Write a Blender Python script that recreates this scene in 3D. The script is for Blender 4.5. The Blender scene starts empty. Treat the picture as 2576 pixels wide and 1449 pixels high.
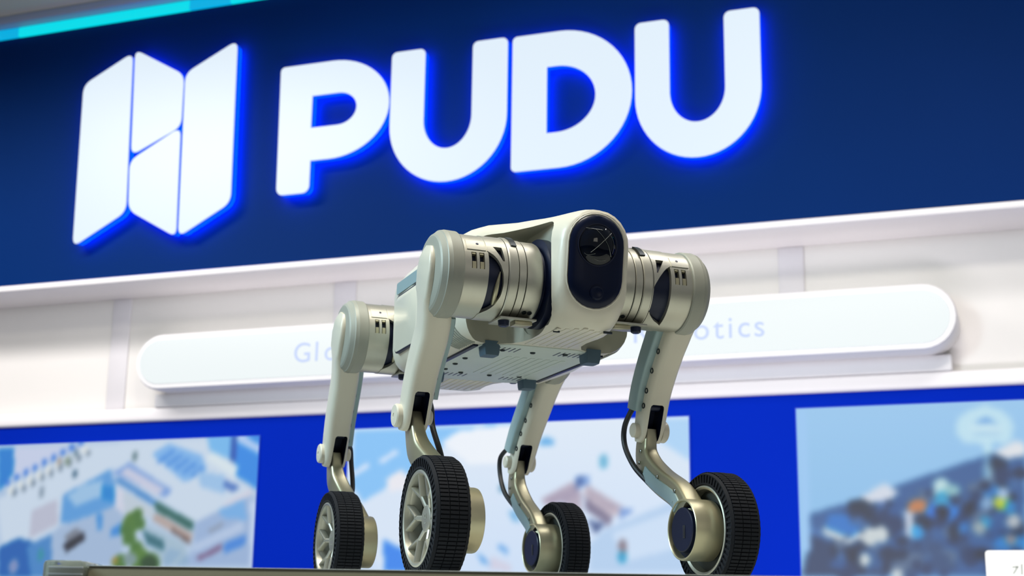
import bpy, bmesh, math, random
from mathutils import Vector, Matrix
random.seed(4)
C = bpy.context.scene
COL = C.collection
PI = math.pi
R = math.radians

# ------------------------------------------------------------------ camera
CZ = 0.8826                       # camera height above the hall floor
F = 3550.0                        # focal length in px of a 2576 x 1449 frame
roll = math.atan(.0145)
pitch = math.atan((1582 - 724.5) * math.cos(roll) / F)
fw = Vector((0, math.cos(pitch), math.sin(pitch)))
r0 = Vector((1, 0, 0)); u0 = r0.cross(fw)
rt = r0 * math.cos(roll) + u0 * math.sin(roll)
up = -r0 * math.sin(roll) + u0 * math.cos(roll)
CAM = Vector((0, 0, CZ))
AL = R(20.5)                      # the photograph looks at the booth wall 20.5 degrees off square
Q = Matrix.Rotation(AL, 4, 'Z')
cd = bpy.data.cameras.new('camera'); cam = bpy.data.objects.new('camera', cd); COL.objects.link(cam)
m = Matrix((rt, up, -fw)).transposed().to_4x4(); m.translation = CAM
cam.matrix_world = Q @ m
cd.sensor_width = 36; cd.lens = 36 * F / 2576; cd.clip_end = 100
cd.dof.use_dof = True; cd.dof.focus_distance = 2.36; cd.dof.aperture_fstop = 6.6
C.camera = cam

# ------------------------------------------------------------------ world, lamps, exposure
C.view_settings.view_transform = 'Standard'; C.view_settings.look = 'None'
C.view_settings.exposure = 0; C.view_settings.gamma = 1
w = bpy.data.worlds.new('hall'); C.world = w; w.use_nodes = True
w.node_tree.nodes['Background'].inputs[0].default_value = (.70, .74, .78, 1)
w.node_tree.nodes['Background'].inputs[1].default_value = .25

def area(name, loc, to, sx, sy, power, color, raw=False):
    if not raw: loc = Q @ Vector(loc); to = Q @ Vector(to)
    d = bpy.data.lights.new(name, 'AREA'); d.shape = 'RECTANGLE'; d.size = sx; d.size_y = sy
    d.energy = power; d.color = color
    o = bpy.data.objects.new(name, d); COL.objects.link(o); o.location = loc
    o.rotation_euler = (Vector(to) - Vector(loc)).to_track_quat('-Z', 'Y').to_euler()
    return o
area('hall_lamp_key', (-.2, 1.5, 5.4), (0, 2.6, 1.4), 1.4, 1.0, 200, (1, .94, .80))
area('hall_lamp_cool', (-3.2, 1.7, 3.1), (0, 2.6, 1.3), 1.2, 1.6, 135, (.66, .90, 1))
area('front_fill', (2.6, -1.6, 2.2), (0, 2.6, 1.3), .9, .7, 5, (1, .95, .82))  # added weak fill from the front right
area('wall_fill_left', (-4.4, 5.9, 5.4), (-4.4, 9.3, 2.2), 4.0, .8, 310, (1, .96, .93))  # added wash light, brightens the left end of the wall
area('wall_fill_right', (2.2, 3.6, 5.6), (2.0, 7.2, 2.2), 2.5, .8, 118, (1, .96, .93))  # added to brighten the right part of the wall, no fixture modelled
area('wall_fill_low', (0.2, 4.6, .45), (.3, 8.0, 1.4), 4.0, .4, 80, (.98, .93, 1))  # added uplight, lifts the shaded wall below the light box
area('wall_fill_under_fascia', (-2.9, 7.18, 2.90), (-2.9, 7.44, 2.0), 11, .12, 6.5, (1, .97, .96), raw=True)  # added linear wash that brightens the white wall under the fascia

# ------------------------------------------------------------------ materials
def lin(c):
    return tuple((x / 255 / 12.92) if x / 255 <= .04045 else ((x / 255 + .055) / 1.055) ** 2.4 for x in c)
def mat(name, rgb, rough=.5, metal=0., emit=None, es=1., noise=0., nscale=30, bump=0., bscale=200, coat=0., trans=0., spec=.5):
    M = bpy.data.materials.new(name); M.use_nodes = True
    nt = M.node_tree; b = nt.nodes['Principled BSDF']
    col = (*lin(rgb), 1)
    b.inputs['Base Color'].default_value = col
    b.inputs['Roughness'].default_value = rough; b.inputs['Metallic'].default_value = metal
    b.inputs['Specular IOR Level'].default_value = spec
    if coat: b.inputs['Coat Weight'].default_value = coat; b.inputs['Coat Roughness'].default_value = .05
    if trans: b.inputs['Transmission Weight'].default_value = trans
    if emit: b.inputs['Emission Color'].default_value = (*lin(emit), 1); b.inputs['Emission Strength'].default_value = es
    tc = nt.nodes.new('ShaderNodeTexCoord')
    if noise:
        n = nt.nodes.new('ShaderNodeTexNoise'); n.inputs['Scale'].default_value = nscale; n.inputs['Detail'].default_value = 4
        nt.links.new(tc.outputs['Object'], n.inputs['Vector'])
        mx = nt.nodes.new('ShaderNodeMix'); mx.data_type = 'RGBA'
        mx.inputs['A'].default_value = tuple(min(1, v * (1 - noise)) for v in col[:3]) + (1,)
        mx.inputs['B'].default_value = tuple(min(1, v * (1 + noise)) for v in col[:3]) + (1,)
        nt.links.new(n.outputs['Fac'], mx.inputs['Factor']); nt.links.new(mx.outputs['Result'], b.inputs['Base Color'])
    if bump:
        n2 = nt.nodes.new('ShaderNodeTexNoise'); n2.inputs['Scale'].default_value = bscale
        nt.links.new(tc.outputs['Object'], n2.inputs['Vector'])
        bp = nt.nodes.new('ShaderNodeBump'); bp.inputs['Strength'].default_value = bump; bp.inputs['Distance'].default_value = .001
        nt.links.new(n2.outputs['Fac'], bp.inputs['Height']); nt.links.new(bp.outputs['Normal'], b.inputs['Normal'])
    return M
M_shell = mat('shell_paint', (210, 204, 188), .42, 0, noise=.05, nscale=12, bump=.08, bscale=900, coat=.15)
M_grey = mat('grey_cap_paint', (152, 153, 143), .5, .1, noise=.06, nscale=20, bump=.1, bscale=900)
M_alu = mat('satin_aluminium', (190, 188, 176), .4, .85, noise=.06, nscale=25, bump=.08, bscale=1200)
M_gold = mat('warm_aluminium', (184, 178, 150), .38, .8, noise=.06, nscale=25, bump=.08, bscale=1200)
M_recess = mat('recess_metal', (176, 174, 160), .42, .35, noise=.08, nscale=15)
M_dark = mat('dark_navy_plastic', (8, 20, 50), .38, .2, noise=.1, nscale=40)
M_pad = mat('grey_rubber_pad', (70, 92, 108), .55, .05, noise=.1, nscale=60)
M_visor = mat('visor_glass', (0, 12, 42), .32, 0, noise=.1, nscale=10, spec=.25)
M_lens = mat('lens_glass', (0, 5, 20), .04, 0, noise=.1, nscale=10, spec=.35)
M_rubber = mat('tyre_rubber', (11, 15, 24), .8, 0, spec=.3, noise=.15, nscale=60, bump=.2, bscale=700)
M_cable = mat('cable_rubber', (18, 20, 28), .45, 0, noise=.1, nscale=80)
M_bolt = mat('bolt_steel', (150, 152, 148), .3, .9, noise=.1, nscale=90)
M_boltd = mat('dark_bolt_steel', (45, 52, 56), .35, .6, noise=.1, nscale=90)
M_spokeback = mat('motor_back_grey', (66, 70, 68), .6, .2, noise=.08, nscale=30)
M_cover = mat('blue_grey_cover', (150, 172, 176), .4, .15, noise=.05, nscale=20)
M_belly = mat('belly_plate', (192, 200, 194), .5, .1, noise=.07, nscale=18, bump=.15, bscale=500)

# ------------------------------------------------------------------ helpers
def link(name, bm, m, parent=None, ang=32, recalc=True):
    if recalc: bmesh.ops.recalc_face_normals(bm, faces=bm.faces)
    me = bpy.data.meshes.new(name); bm.to_mesh(me); bm.free()
    for mm in (m if isinstance(m, (list, tuple)) else [m]): me.materials.append(mm)
    for p in me.polygons: p.use_smooth = True
    me.set_sharp_from_angle(angle=R(ang))
    o = bpy.data.objects.new(name, me); COL.objects.link(o)
    if parent is not None: o.parent = parent
    return o
def tag(o, label=None, cat=None, group=None, kind=None):
    if label: o['label'] = label
    if cat: o['category'] = cat
    if group: o['group'] = group
    if kind: o['kind'] = kind
    return o
def empty(name, loc=(0, 0, 0), rz=0, parent=None):
    o = bpy.data.objects.new(name, None); COL.objects.link(o); o.location = loc; o.rotation_euler = (0, 0, rz)
    o.empty_display_size = .1
    if parent is not None: o.parent = parent
    return o
def ring_faces(bm, rings, closed=True, caps=True, loop=False, mi=0):
    vs = [[bm.verts.new(p) for p in r] for r in rings]
    n = len(vs[0]); k = len(vs)
    for i in range(k if loop else k - 1):
        a, b = vs[i], vs[(i + 1) % k]
        for j in range(n if closed else n - 1):
            f = bm.faces.new((a[j], a[(j + 1) % n], b[(j + 1) % n], b[j])); f.material_index = mi
    if caps and not loop:
        bm.faces.new(vs[0]).material_index = mi; bm.faces.new(vs[-1][::-1]).material_index = mi
    return vs
def V(l, f, z): return Vector((l, -f, z))
def rrect(hx, hy, r, k=5):
    """rounded rectangle points (x, y)"""
    r = min(r, hx * .999, hy * .999); pts = []
    for cx, cy, a0 in ((hx - r, hy - r, 0), (-hx + r, hy - r, 90), (-hx + r, -hy + r, 180), (hx - r, -hy + r, 270)):
        for i in range(k + 1):
            a = R(a0 + 90 * i / k); pts.append((cx + r * math.cos(a), cy + r * math.sin(a)))
    return pts
def add_box(bm, c, h, bev=0., rot=None, mi=0):
    """box centred at c with half sizes h"""
    M4 = Matrix.Translation(c) @ (rot.to_4x4() if rot else Matrix()) @ Matrix.Diagonal((h[0] * 2, h[1] * 2, h[2] * 2, 1))
    g = bmesh.ops.create_cube(bm, size=1, matrix=M4)
    fs = {f for v in g['verts'] for f in v.link_faces}
    for f in fs: f.material_index = mi
    if bev:
        es = list({e for v in g['verts'] for e in v.link_edges})
        bmesh.ops.bevel(bm, geom=es, offset=bev, segments=2, affect='EDGES', profile=.5)
def lathe(bm, prof, org, axis, ref, n=48, mi=0, a0=0, a1=360):
    """prof: (distance along axis, radius) list; closed lathe (ends with radius 0 get capped)"""
    axis = axis.normalized(); ref = ref.normalized(); oth = axis.cross(ref)
    full = abs(a1 - a0) >= 360
    rings = []
    for d, r in prof:
        rings.append([org + axis * d + (ref * math.cos(R(a0 + (a1 - a0) * i / n)) + oth * math.sin(R(a0 + (a1 - a0) * i / n))) * max(r, 1e-5)
                      for i in range(n if full else n + 1)])
    hollow = prof[0][1] > .001 and prof[-1][1] > .001
    ring_faces(bm, rings, closed=full, caps=full, loop=hollow, mi=mi)
def tube(bm, pts, r, n=10, mi=0):
    pts = [Vector(p) for p in pts]; rings = []
    nrm = None
    for i, p in enumerate(pts):
        t = (pts[min(i + 1, len(pts) - 1)] - pts[max(i - 1, 0)]).normalized()
        if nrm is None: nrm = t.orthogonal().normalized()
        nrm = (nrm - t * nrm.dot(t)).normalized(); b = t.cross(nrm)
        rr = r[i] if isinstance(r, (list, tuple)) else r
        rings.append([p + (nrm * math.cos(2 * PI * j / n) + b * math.sin(2 * PI * j / n)) * rr for j in range(n)])
    ring_faces(bm, rings, mi=mi)
def spline(pts, k=6):
    """Catmull-Rom through tuples"""
    P = [tuple(map(float, p)) for p in pts]; out = []
    for i in range(len(P) - 1):
        p0 = P[max(i - 1, 0)]; p1 = P[i]; p2 = P[i + 1]; p3 = P[min(i + 2, len(P) - 1)]
        for j in range(k):
            t = j / k
            out.append(tuple(.5 * (2 * b + (c - a) * t + (2 * a - 5 * b + 4 * c - d) * t * t + (3 * b - a - 3 * c + d) * t ** 3)
                             for a, b, c, d in zip(p0, p1, p2, p3)))
    out.append(P[-1]); return out
def lerp_tab(tab, x):
    if x <= tab[0][0]: return tab[0][1]
    for (a, va), (b, vb) in zip(tab, tab[1:]):
        if x <= b: return va + (vb - va) * (x - a) / (b - a)
    return tab[-1][1]
def boolean(o, cutter, op='DIFFERENCE'):
    md = o.modifiers.new('cut', 'BOOLEAN'); md.operation = op; md.object = cutter; md.solver = 'EXACT'
    try: md.material_mode = 'TRANSFER'
    except Exception: pass
    dg = bpy.context.evaluated_depsgraph_get(); dg.update()
    me = bpy.data.meshes.new_from_object(o.evaluated_get(dg))
    o.modifiers.remove(md); old = o.data; o.data = me; bpy.data.meshes.remove(old)
    cm = cutter.data; bpy.data.objects.remove(cutter); bpy.data.meshes.remove(cm)
    for p in me.polygons: p.use_smooth = True
    me.set_sharp_from_angle(angle=R(32))
def extrude_poly(bm, pts3, vec, mi=0):
    """prism from a closed outline of 3D points along vec"""
    a = [bm.verts.new(p) for p in pts3]; b = [bm.verts.new(Vector(p) + vec) for p in pts3]; n = len(a)
    bm.faces.new(a).material_index = mi; bm.faces.new(b[::-1]).material_index = mi
    for i in range(n): bm.faces.new((a[i], b[i], b[(i + 1) % n], a[(i + 1) % n])).material_index = mi
def round_poly(pts, r, k=5):
    """round the corners of a 2D polygon"""
    out = []; n = len(pts)
    for i in range(n):
        p0, p1, p2 = Vector(pts[i - 1]), Vector(pts[i]), Vector(pts[(i + 1) % n])
        rr = r[i] if isinstance(r, (list, tuple)) else r
        if rr <= 0: out.append(tuple(p1)); continue
        a = (p0 - p1); b = (p2 - p1)
        d = min(rr, a.length * .49, b.length * .49)
        A = p1 + a.normalized() * d; B = p1 + b.normalized() * d
        for j in range(k + 1):
            t = j / k; out.append(tuple(A * (1 - t) ** 2 + p1 * 2 * t * (1 - t) + B * t * t))
    return out

# ------------------------------------------------------------------ booth planes
BU = Vector((1, 0, 0)); BN = Vector((0, -1, 0))
BP = Q @ Vector((0, 8, 0))
def W(u, z, off=0.):            # booth coordinates: along the wall, height over camera level, distance in front of the back wall
    return BP + BU * u + BN * off + Vector((0, 0, CZ + z))
def at(px, py, off):            # where the line of sight of a photo pixel meets a booth plane -> (u, z)
    d = Q @ (fw + rt * ((px - 1288) / F) - up * ((py - 724.5) / F))
    t = ((BP + BN * off) - Vector((0, 0, 0))).dot(BN) / d.dot(BN)
    p = d * t
    return ((p - BP).dot(BU), p.z)
def wall_box(bm, u0, u1, z0, z1, o0, o1, bev=0., mi=0):
    g0 = len(bm.verts)
    pts = [W(u, z, o) for o in (o0, o1) for u, z in ((u0, z0), (u1, z0), (u1, z1), (u0, z1))]
    v = [bm.verts.new(p) for p in pts]
    fs = [bm.faces.new([v[i] for i in q]) for q in ((0, 1, 2, 3), (7, 6, 5, 4), (0, 4, 5, 1), (1, 5, 6, 2), (2, 6, 7, 3), (3, 7, 4, 0))]
    for f in fs: f.material_index = mi
    if bev:
        bmesh.ops.bevel(bm, geom=list({e for f in fs for e in f.edges}), offset=bev, segments=3, affect='EDGES', profile=.5)

M_wall = mat('white_panel', (220, 217, 214), .6, 0, noise=.03, nscale=1.2, bump=.05, bscale=40)
M_wallshade = mat('wall_shadow_tone', (211, 208, 212), .6, 0, noise=.03, nscale=2)  # greyish lilac imitates soft shadow on the white wall
M_fascia = mat('navy_fascia', (0, 40, 100), .6, 0, spec=.05, noise=.12, nscale=.7, bump=.02, bscale=30)
M_blue = mat('blue_wall_fabric', (0, 36, 168), .7, 0, spec=.03, noise=.10, nscale=.6)
M_trim = mat('white_trim', (238, 234, 236), .5, 0, noise=.02, nscale=3)
M_floor = mat('hall_carpet', (88, 90, 94), .9, 0, noise=.15, nscale=8, bump=.3, bscale=60)
M_ceil = mat('hall_ceiling', (214, 212, 194), .9, 0, noise=.1, nscale=.8)
FO = .40
bm = bmesh.new(); wall_box(bm, -9, 9, -CZ, 5.2, -.15, 0); tag(link('wall_back', bm, M_wall), 'white booth back wall', kind='structure')
bm = bmesh.new(); wall_box(bm, -9, 9, 2.085, 3.80, -.02, FO); tag(link('wall_fascia', bm, M_fascia), 'navy blue fascia over the booth', kind='structure')
bm = bmesh.new(); wall_box(bm, -9, 9, 2.045, 2.083, -.0, FO + .012, .008); tag(link('trim_1', bm, M_trim), kind='structure')
bm = bmesh.new(); wall_box(bm, -9, 9, 3.875, 3.93, -.02, FO + .10, .01); tag(link('trim_2', bm, mat('lilac_trim', (160, 172, 200), .5, 0, noise=.03, nscale=2)), kind='structure')
bm = bmesh.new(); wall_box(bm, -9, 9, -CZ, 1.235, 0, .06); tag(link('wall_lower', bm, M_blue), 'saturated blue lower booth wall', kind='structure')
bm = bmesh.new(); wall_box(bm, -9, 9, 1.225, 1.31, -.0, .085, .02); tag(link('trim_3', bm, M_trim), kind='structure')
bm = bmesh.new(); wall_box(bm, -9, 9, 3.93, 3.97, -.02, 2.4); tag(link('ceiling', bm, M_ceil), kind='structure')
bm = bmesh.new(); add_box(bm, Vector((-1, 1, -.05)), (10, 9, .05)); tag(link('floor', bm, M_floor), kind='structure')
for (pa, pb) in (((1955, 640), (2020, 640)), ((838, 700), (893, 700)), ((285, 720), (330, 720))):  # shallow strips, tinted to stand in for broad wall shadows
    u_0 = at(*pa, .03)[0]; u_1 = at(*pb, .03)[0]
    bm = bmesh.new(); wall_box(bm, u_0, u_1, 1.31, 2.045, 0, .012, .006); tag(link('shadow_band', bm, M_wallshade), kind='structure')

# cyan light strip along the top of the fascia
M_cyan = mat('cyan_led', (0, 60, 70), .4, 0, emit=(0, 214, 226), es=1.05)
M_cyan2 = mat('cyan_led_diffuser_shade', (0, 60, 90), .4, 0, emit=(0, 172, 220), es=1.0)
strip = empty('light_strip', W(0, 3.80, FO)); tag(strip, 'cyan glowing strip along the top edge of the navy fascia', 'light strip')
x = -9.0; i = 0
while x < 9:
    seg = (.42, .30, .55, .36)[i % 4]
    bm = bmesh.new(); wall_box(bm, x, min(9, x + seg), 3.802, 3.866, FO + .002, FO + .03, .004)
    o = link('light_segment', bm, (M_cyan, M_cyan2, M_cyan, M_cyan)[i % 4]); o.parent = strip
    o.matrix_parent_inverse = Matrix.Translation(-strip.location)
    x += seg; i += 1

# ------------------------------------------------------------------ illuminated letters
M_face = mat('lit_letter_face', (40, 50, 60), .4, 0, emit=(226, 239, 250), es=.96, noise=.02, nscale=3)
M_side = mat('lit_letter_side', (0, 60, 200), .4, 0, emit=(0, 84, 230), es=.9)
M_back = mat('lit_letter_halo_back', (0, 60, 200), .4, 0, emit=(0, 76, 255), es=14)
def child_of(o, p):
    o.parent = p; o.matrix_parent_inverse = Matrix.Translation(-p.location); return o
def letter(name, outer, holes, parent):
    """solid glyph: front face lit white, sides and back glow blue"""
    cu = bpy.data.curves.new(name, 'CURVE'); cu.dimensions = '2D'; cu.fill_mode = 'BOTH'
    cu.extrude = .022; cu.bevel_depth = .006; cu.bevel_resolution = 1; cu.offset = -.006
    for pts in [outer] + holes:
        s = cu.splines.new('POLY'); s.points.add(len(pts) - 1)
        for q, (a, b) in zip(s.points, pts): q.co = (a, b, 0, 1)
        s.use_cyclic_u = True
    t = bpy.data.objects.new(name, cu); COL.objects.link(t)
    dg = bpy.context.evaluated_depsgraph_get(); me = bpy.data.meshes.new_from_object(t.evaluated_get(dg))
    bpy.data.objects.remove(t); bpy.data.curves.remove(cu)
    me.materials.clear(); me.materials.append(M_face); me.materials.append(M_side); me.materials.append(M_back)
    for p in me.polygons: p.material_index = 0 if p.normal.z > .3 else (2 if p.normal.z < -.3 else 1); p.use_smooth = False
    MX = Matrix((BU, Vector((0, 0, 1)), BN)).transposed().to_4x4(); MX.translation = W(0, 0, FO + .068)
    me.transform(MX)
    o = bpy.data.objects.new(name, me); COL.objects.link(o)
    return child_of(o, parent)
def arc(cx, cy, rx, ry, a0, a1, n=14):
    return [(cx + rx * math.cos(R(a0 + (a1 - a0) * i / n)), cy + ry * math.sin(R(a0 + (a1 - a0) * i / n))) for i in range(n + 1)]
def rc(x, y, r, q, k=5):   # rounded corner, q quadrant start angle
    sx = {0: 1, 90: -1, 180: -1, 270: 1}[q]; sy = {0: 1, 90: 1, 180: -1, 270: -1}[q]
    return arc(x - sx * r, y - sy * r, r, r, q, q + 90, k)
lettering = empty('wall_sign', W(.1, 2.46, FO)); tag(lettering, 'large backlit white letters PUDU on the navy fascia', 'sign')
def glyph_U(x0, x1, top, bot, s):
    cx = (x0 + x1) / 2; rx = (x1 - x0) / 2; ry = .37
    o = rc(x0 + s, top, .035, 0) + rc(x0, top, .035, 90) + arc(cx, bot + ry, rx, ry, 180, 360, 30)
    o += rc(x1, top, .035, 0) + rc(x1 - s, top, .035, 90) + arc(cx, bot + .2 + .185, rx - s, .185, 360, 180, 24)
    return o
def glyph_D(x0, x1, top, bot, s, stem):
    h = (top - bot) / 2; cy = (top + bot) / 2; rx = .42
    rx = min(rx, (x1 - x0) * .62)
    o = arc(x1 - rx, cy, rx, h, -90, 90, 30) + rc(x0, top, .03, 90) + rc(x0, bot, .03, 180)
    hx = x0 + stem; hh = h - s; hrx = x1 - s - hx; hr = hrx * .8
    i = arc(x1 - s - hr, cy, hr, hh, -90, 90, 24) + [(hx, cy + hh), (hx, cy - hh)]
    return o, i
o_, i_ = glyph_D(-1.330, -.598, 3.285, 2.668, .215, .222)
P_out = arc(-.598 - .38, 2.9765, .38, .3085, -90, 90, 30) + rc(-1.330, 3.285, .03, 90) + rc(-1.318, 2.472, .045, 180) + rc(-1.098, 2.472, .045, 270) + [(-1.098, 2.668)]
P_hole = arc(-.81 - .12, 2.976, .12, .1, -90, 90, 16) + [(-1.105, 3.076), (-1.105, 2.876)]
letter('letter', P_out, [P_hole], lettering)
letter('letter', glyph_U(-.590, .137, 3.283, 2.455, .215), [], lettering)
D_out, D_hole = glyph_D(.166, .866, 3.276, 2.468, .208, .208)
letter('letter', D_out, [D_hole], lettering)
letter('letter', glyph_U(.884, 1.573, 3.258, 2.447, .193), [], lettering)
logo = empty('wall_emblem', W(-2.2, 2.3, FO)); tag(logo, 'backlit white emblem of four slanted bars beside the lettering', 'sign')
for pts in (((-2.772, 3.355), (-2.413, 3.530), (-2.368, 2.470), (-2.745, 2.275)),
            ((-2.398, 3.548), (-2.018, 3.330), (-2.012, 2.985), (-2.365, 2.835)),
            ((-2.372, 2.803), (-2.015, 2.985), (-1.992, 2.275), (-2.352, 2.478)),
            ((-2.010, 3.338), (-1.648, 3.510), (-1.625, 2.460), (-1.978, 2.275))):
    letter('emblem_bar', round_poly(pts, .062), [], logo)

# ------------------------------------------------------------------ light box
M_box = mat('light_box_housing', (232, 230, 232), .5, 0, noise=.02, nscale=3)
M_boxf = mat('light_box_face', (60, 60, 60), .5, 0, emit=(238, 246, 247), es=.93)
M_txt = mat('pale_blue_print', (40, 50, 80), .6, 0, emit=(206, 220, 250), es=.88)
bx = empty('light_box', W(0, 1.39, .2)); tag(bx, 'long white rounded light box on the white wall, pale blue print', 'light box')
def capsule(u0, u1, z0, z1, k=14):
    r = (z1 - z0) / 2; cz = (z0 + z1) / 2
    return arc(u1 - r, cz, r, r, -90, 90, k) + arc(u0 + r, cz, r, r, 90, 270, k)
bm = bmesh.new()
prof = [(0., 0.), (.235, 0.), (.25, .008), (.252, .03)]
base = (-2.385, 2.478, 1.392, 1.735)
rings = [[W(u, z, o) for u, z in capsule(base[0] + i, base[1] - i, base[2] + i, base[3] - i)] for o, i in prof]
ring_faces(bm, rings); child_of(link('housing', bm, M_box), bx)
bm = bmesh.new()
rings = [[W(u, z, o) for u, z in capsule(base[0] + i, base[1] - i, base[2] + i, base[3] - i)] for o, i in ((.25, .034), (.256, .034), (.257, .04))]
ring_faces(bm, rings); child_of(link('lit_face', bm, M_boxf), bx)
bm = bmesh.new(); wall_box(bm, -2.34, 2.43, 1.31, 1.395, 0, .09, .01); child_of(link('mounting_base', bm, M_box), bx)
def text_obj(name, s, size, u, z, off, mt, parent, ext=.003):
    cu = bpy.data.curves.new(name, 'FONT'); cu.body = s; cu.size = size; cu.align_x = 'CENTER'; cu.extrude = ext
    t = bpy.data.objects.new(name, cu); COL.objects.link(t)
    dg = bpy.context.evaluated_depsgraph_get(); me = bpy.data.meshes.new_from_object(t.evaluated_get(dg))
    bpy.data.objects.remove(t); bpy.data.curves.remove(cu)
    me.materials.clear(); me.materials.append(mt)
    MX = Matrix((BU, Vector((0, 0, 1)), BN)).transposed().to_4x4(); MX.translation = W(u, z, off)
    me.transform(MX); o = bpy.data.objects.new(name, me); COL.objects.link(o)
    if parent: child_of(o, parent)
    return o
for ch, px, py in (('G', 760, 911), ('l', 796, 908), ('o', 832, 906), ('b', 874, 904), ('a', 916, 902), ('l', 950, 900),
                   ('R', 1612, 862), ('o', 1662, 860), ('b', 1713, 857), ('o', 1765, 854), ('t', 1808, 852), ('i', 1838, 850), ('c', 1872, 848), ('s', 1911, 846)):
    u_, z_ = at(px, py, .257); text_obj('printed_letter', ch, .168, u_, z_, .258, M_txt, bx)

# ------------------------------------------------------------------ picture panels on the blue wall
def picture(name, label, quad, base, shapes, cell=.0115):
    """quad: (u0,u1,z0,z1); base colour function; shapes painted in order: (rgb, [(px,py),...]) or (rgb, (px,py,rx,ry))"""
    u0, u1, z0, z1 = quad; nx = int((u1 - u0) / cell); nz = int((z1 - z0) / cell)
    img = [[base((i + .5) / nx, (j + .5) / nz) for i in range(nx + 1)] for j in range(nz + 1)]
    for rgb, g in shapes:
        if isinstance(g[0], tuple):
            P = [at(a, b, .07) for a, b in g]; P = [((u - u0) / cell, (z - z0) / cell) for u, z in P]
            lo = max(0, int(min(q[1] for q in P))); hi = min(nz, int(max(q[1] for q in P)) + 1)
            for j in range(lo, hi + 1):
                xs = []
                for (xa, ya), (xb, yb) in zip(P, P[1:] + P[:1]):
                    if (ya <= j) != (yb <= j): xs.append(xa + (j - ya) * (xb - xa) / (yb - ya))
                xs.sort()
                for a, b in zip(xs[::2], xs[1::2]):
                    for i in range(max(0, math.ceil(a)), min(nx, int(b)) + 1): img[j][i] = rgb
        else:
            cu_, cz_ = at(g[0], g[1], .07); cx = (cu_ - u0) / cell; cy = (cz_ - z0) / cell; rx = g[2] * .0026 / cell; ry = g[3] * .0026 / cell
            for j in range(max(0, int(cy - ry)), min(nz, int(cy + ry) + 1) + 1):
                for i in range(max(0, int(cx - rx)), min(nx, int(cx + rx) + 1) + 1):
                    if ((i - cx) / rx) ** 2 + ((j - cy) / ry) ** 2 <= 1: img[j][i] = rgb
    img = [[[float(v) for v in c] for c in row] for row in img]
    for _ in range(2):                       # the print itself is soft: average neighbours
        for ax in (0, 1):
            new = []
            for j in range(nz + 1):
                row = []
                for i in range(nx + 1):
                    if ax: a_, b_ = img[max(j - 1, 0)][i], img[min(j + 1, nz)][i]
                    else: a_, b_ = img[j][max(i - 1, 0)], img[j][min(i + 1, nx)]
                    c_ = img[j][i]; row.append([(a_[0] + b_[0] + c_[0]) / 3, (a_[1] + b_[1] + c_[1]) / 3, (a_[2] + b_[2] + c_[2]) / 3])
                new.append(row)
            img = new
    root = empty(name, W((u0 + u1) / 2, z0, .06)); tag(root, label, 'picture')
    bm = bmesh.new(); wall_box(bm, u0 - .006, u1 + .006, z0 - .006, z1 + .006, .061, .069)
    child_of(link('panel_body', bm, M_pbody), root)
    verts = [W(u0 + (u1 - u0) * i / nx, z0 + (z1 - z0) * j / nz, .070) for j in range(nz + 1) for i in range(nx + 1)]
    faces = [(j * (nx + 1) + i, j * (nx + 1) + i + 1, (j + 1) * (nx + 1) + i + 1, (j + 1) * (nx + 1) + i) for j in range(nz) for i in range(nx)]
    me = bpy.data.meshes.new('printed_image'); me.from_pydata(verts, [], faces)
    ca = me.color_attributes.new('print', 'FLOAT_COLOR', 'POINT'); buf = []
    for j in range(nz + 1):
        for i in range(nx + 1): buf += [*lin(img[j][i]), 1.]
    ca.data.foreach_set('color', buf); me.materials.append(M_print)
    o = bpy.data.objects.new('printed_image', me); COL.objects.link(o); child_of(o, root)
    return root
M_pbody = mat('panel_frame_blue', (20, 70, 190), .5, 0, noise=.03, nscale=5)
M_print = bpy.data.materials.new('backlit_print'); M_print.use_nodes = True
nt = M_print.node_tree; b = nt.nodes['Principled BSDF']; at_ = nt.nodes.new('ShaderNodeAttribute'); at_.attribute_name = 'print'
nt.links.new(at_.outputs['Color'], b.inputs['Emission Color']); b.inputs['Emission Strength'].default_value = .93
b.inputs['Base Color'].default_value = (.02, .02, .02, 1); b.inputs['Roughness'].default_value = .6
def q1(x, y): return (x / 3.377, 1020 + y / 3.377)
def q2(x, y): return (860 + x / 2.8, 1020 + y / 2.8)
def q3(x, y): return (1940 + x / 3.0896, 980 + y / 3.0896)
def mk(q, rgb, *pts): return (rgb, [q(*p) for p in pts])
def el(q, rgb, x, y, rx, ry, k): c = q(x, y); return (rgb, (c[0], c[1], rx / k, ry / k))
random.seed(11)
S = []
a = S.append
a(mk(q1, (10, 122, 208), (-20, 370), (118, 362), (108, 590), (-20, 740)))
a(mk(q1, (194, 204, 230), (118, 362), (720, 343), (430, 500), (250, 600), (106, 610)))
a(mk(q1, (198, 214, 232), (720, 343), (1760, 288), (1750, 380), (2010, 540), (2010, 640), (2130, 720), (1650, 1000), (950, 540), (520, 760), (500, 1020), (260, 1170), (20, 1210), (-20, 900), (-20, 760), (250, 600)))
a(mk(q1, (168, 192, 222), (700, 440), (420, 570), (300, 640), (160, 720), (-20, 800), (-20, 740), (200, 620), (430, 480), (640, 380)))
for i in range(9):
    x, y = 60 + i * 78, 690 - i * 42
    a(el(q1, (40, 110, 215), x, y - 30, 28, 26, 3.377)); a(el(q1, (214, 222, 226), x + 30, y + 30, 36, 44, 3.377)); a(el(q1, (110, 130, 150), x + 60, y + 60, 22, 30, 3.377))
a(el(q1, (120, 140, 130), 570, 480, 34, 36, 3.377)); a(el(q1, (160, 150, 140), 500, 480, 22, 30, 3.377))
a(el(q1, (50, 90, 120), 630, 590, 22, 34, 3.377)); a(el(q1, (90, 120, 130), 1140, 440, 26, 40, 3.377))
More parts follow.
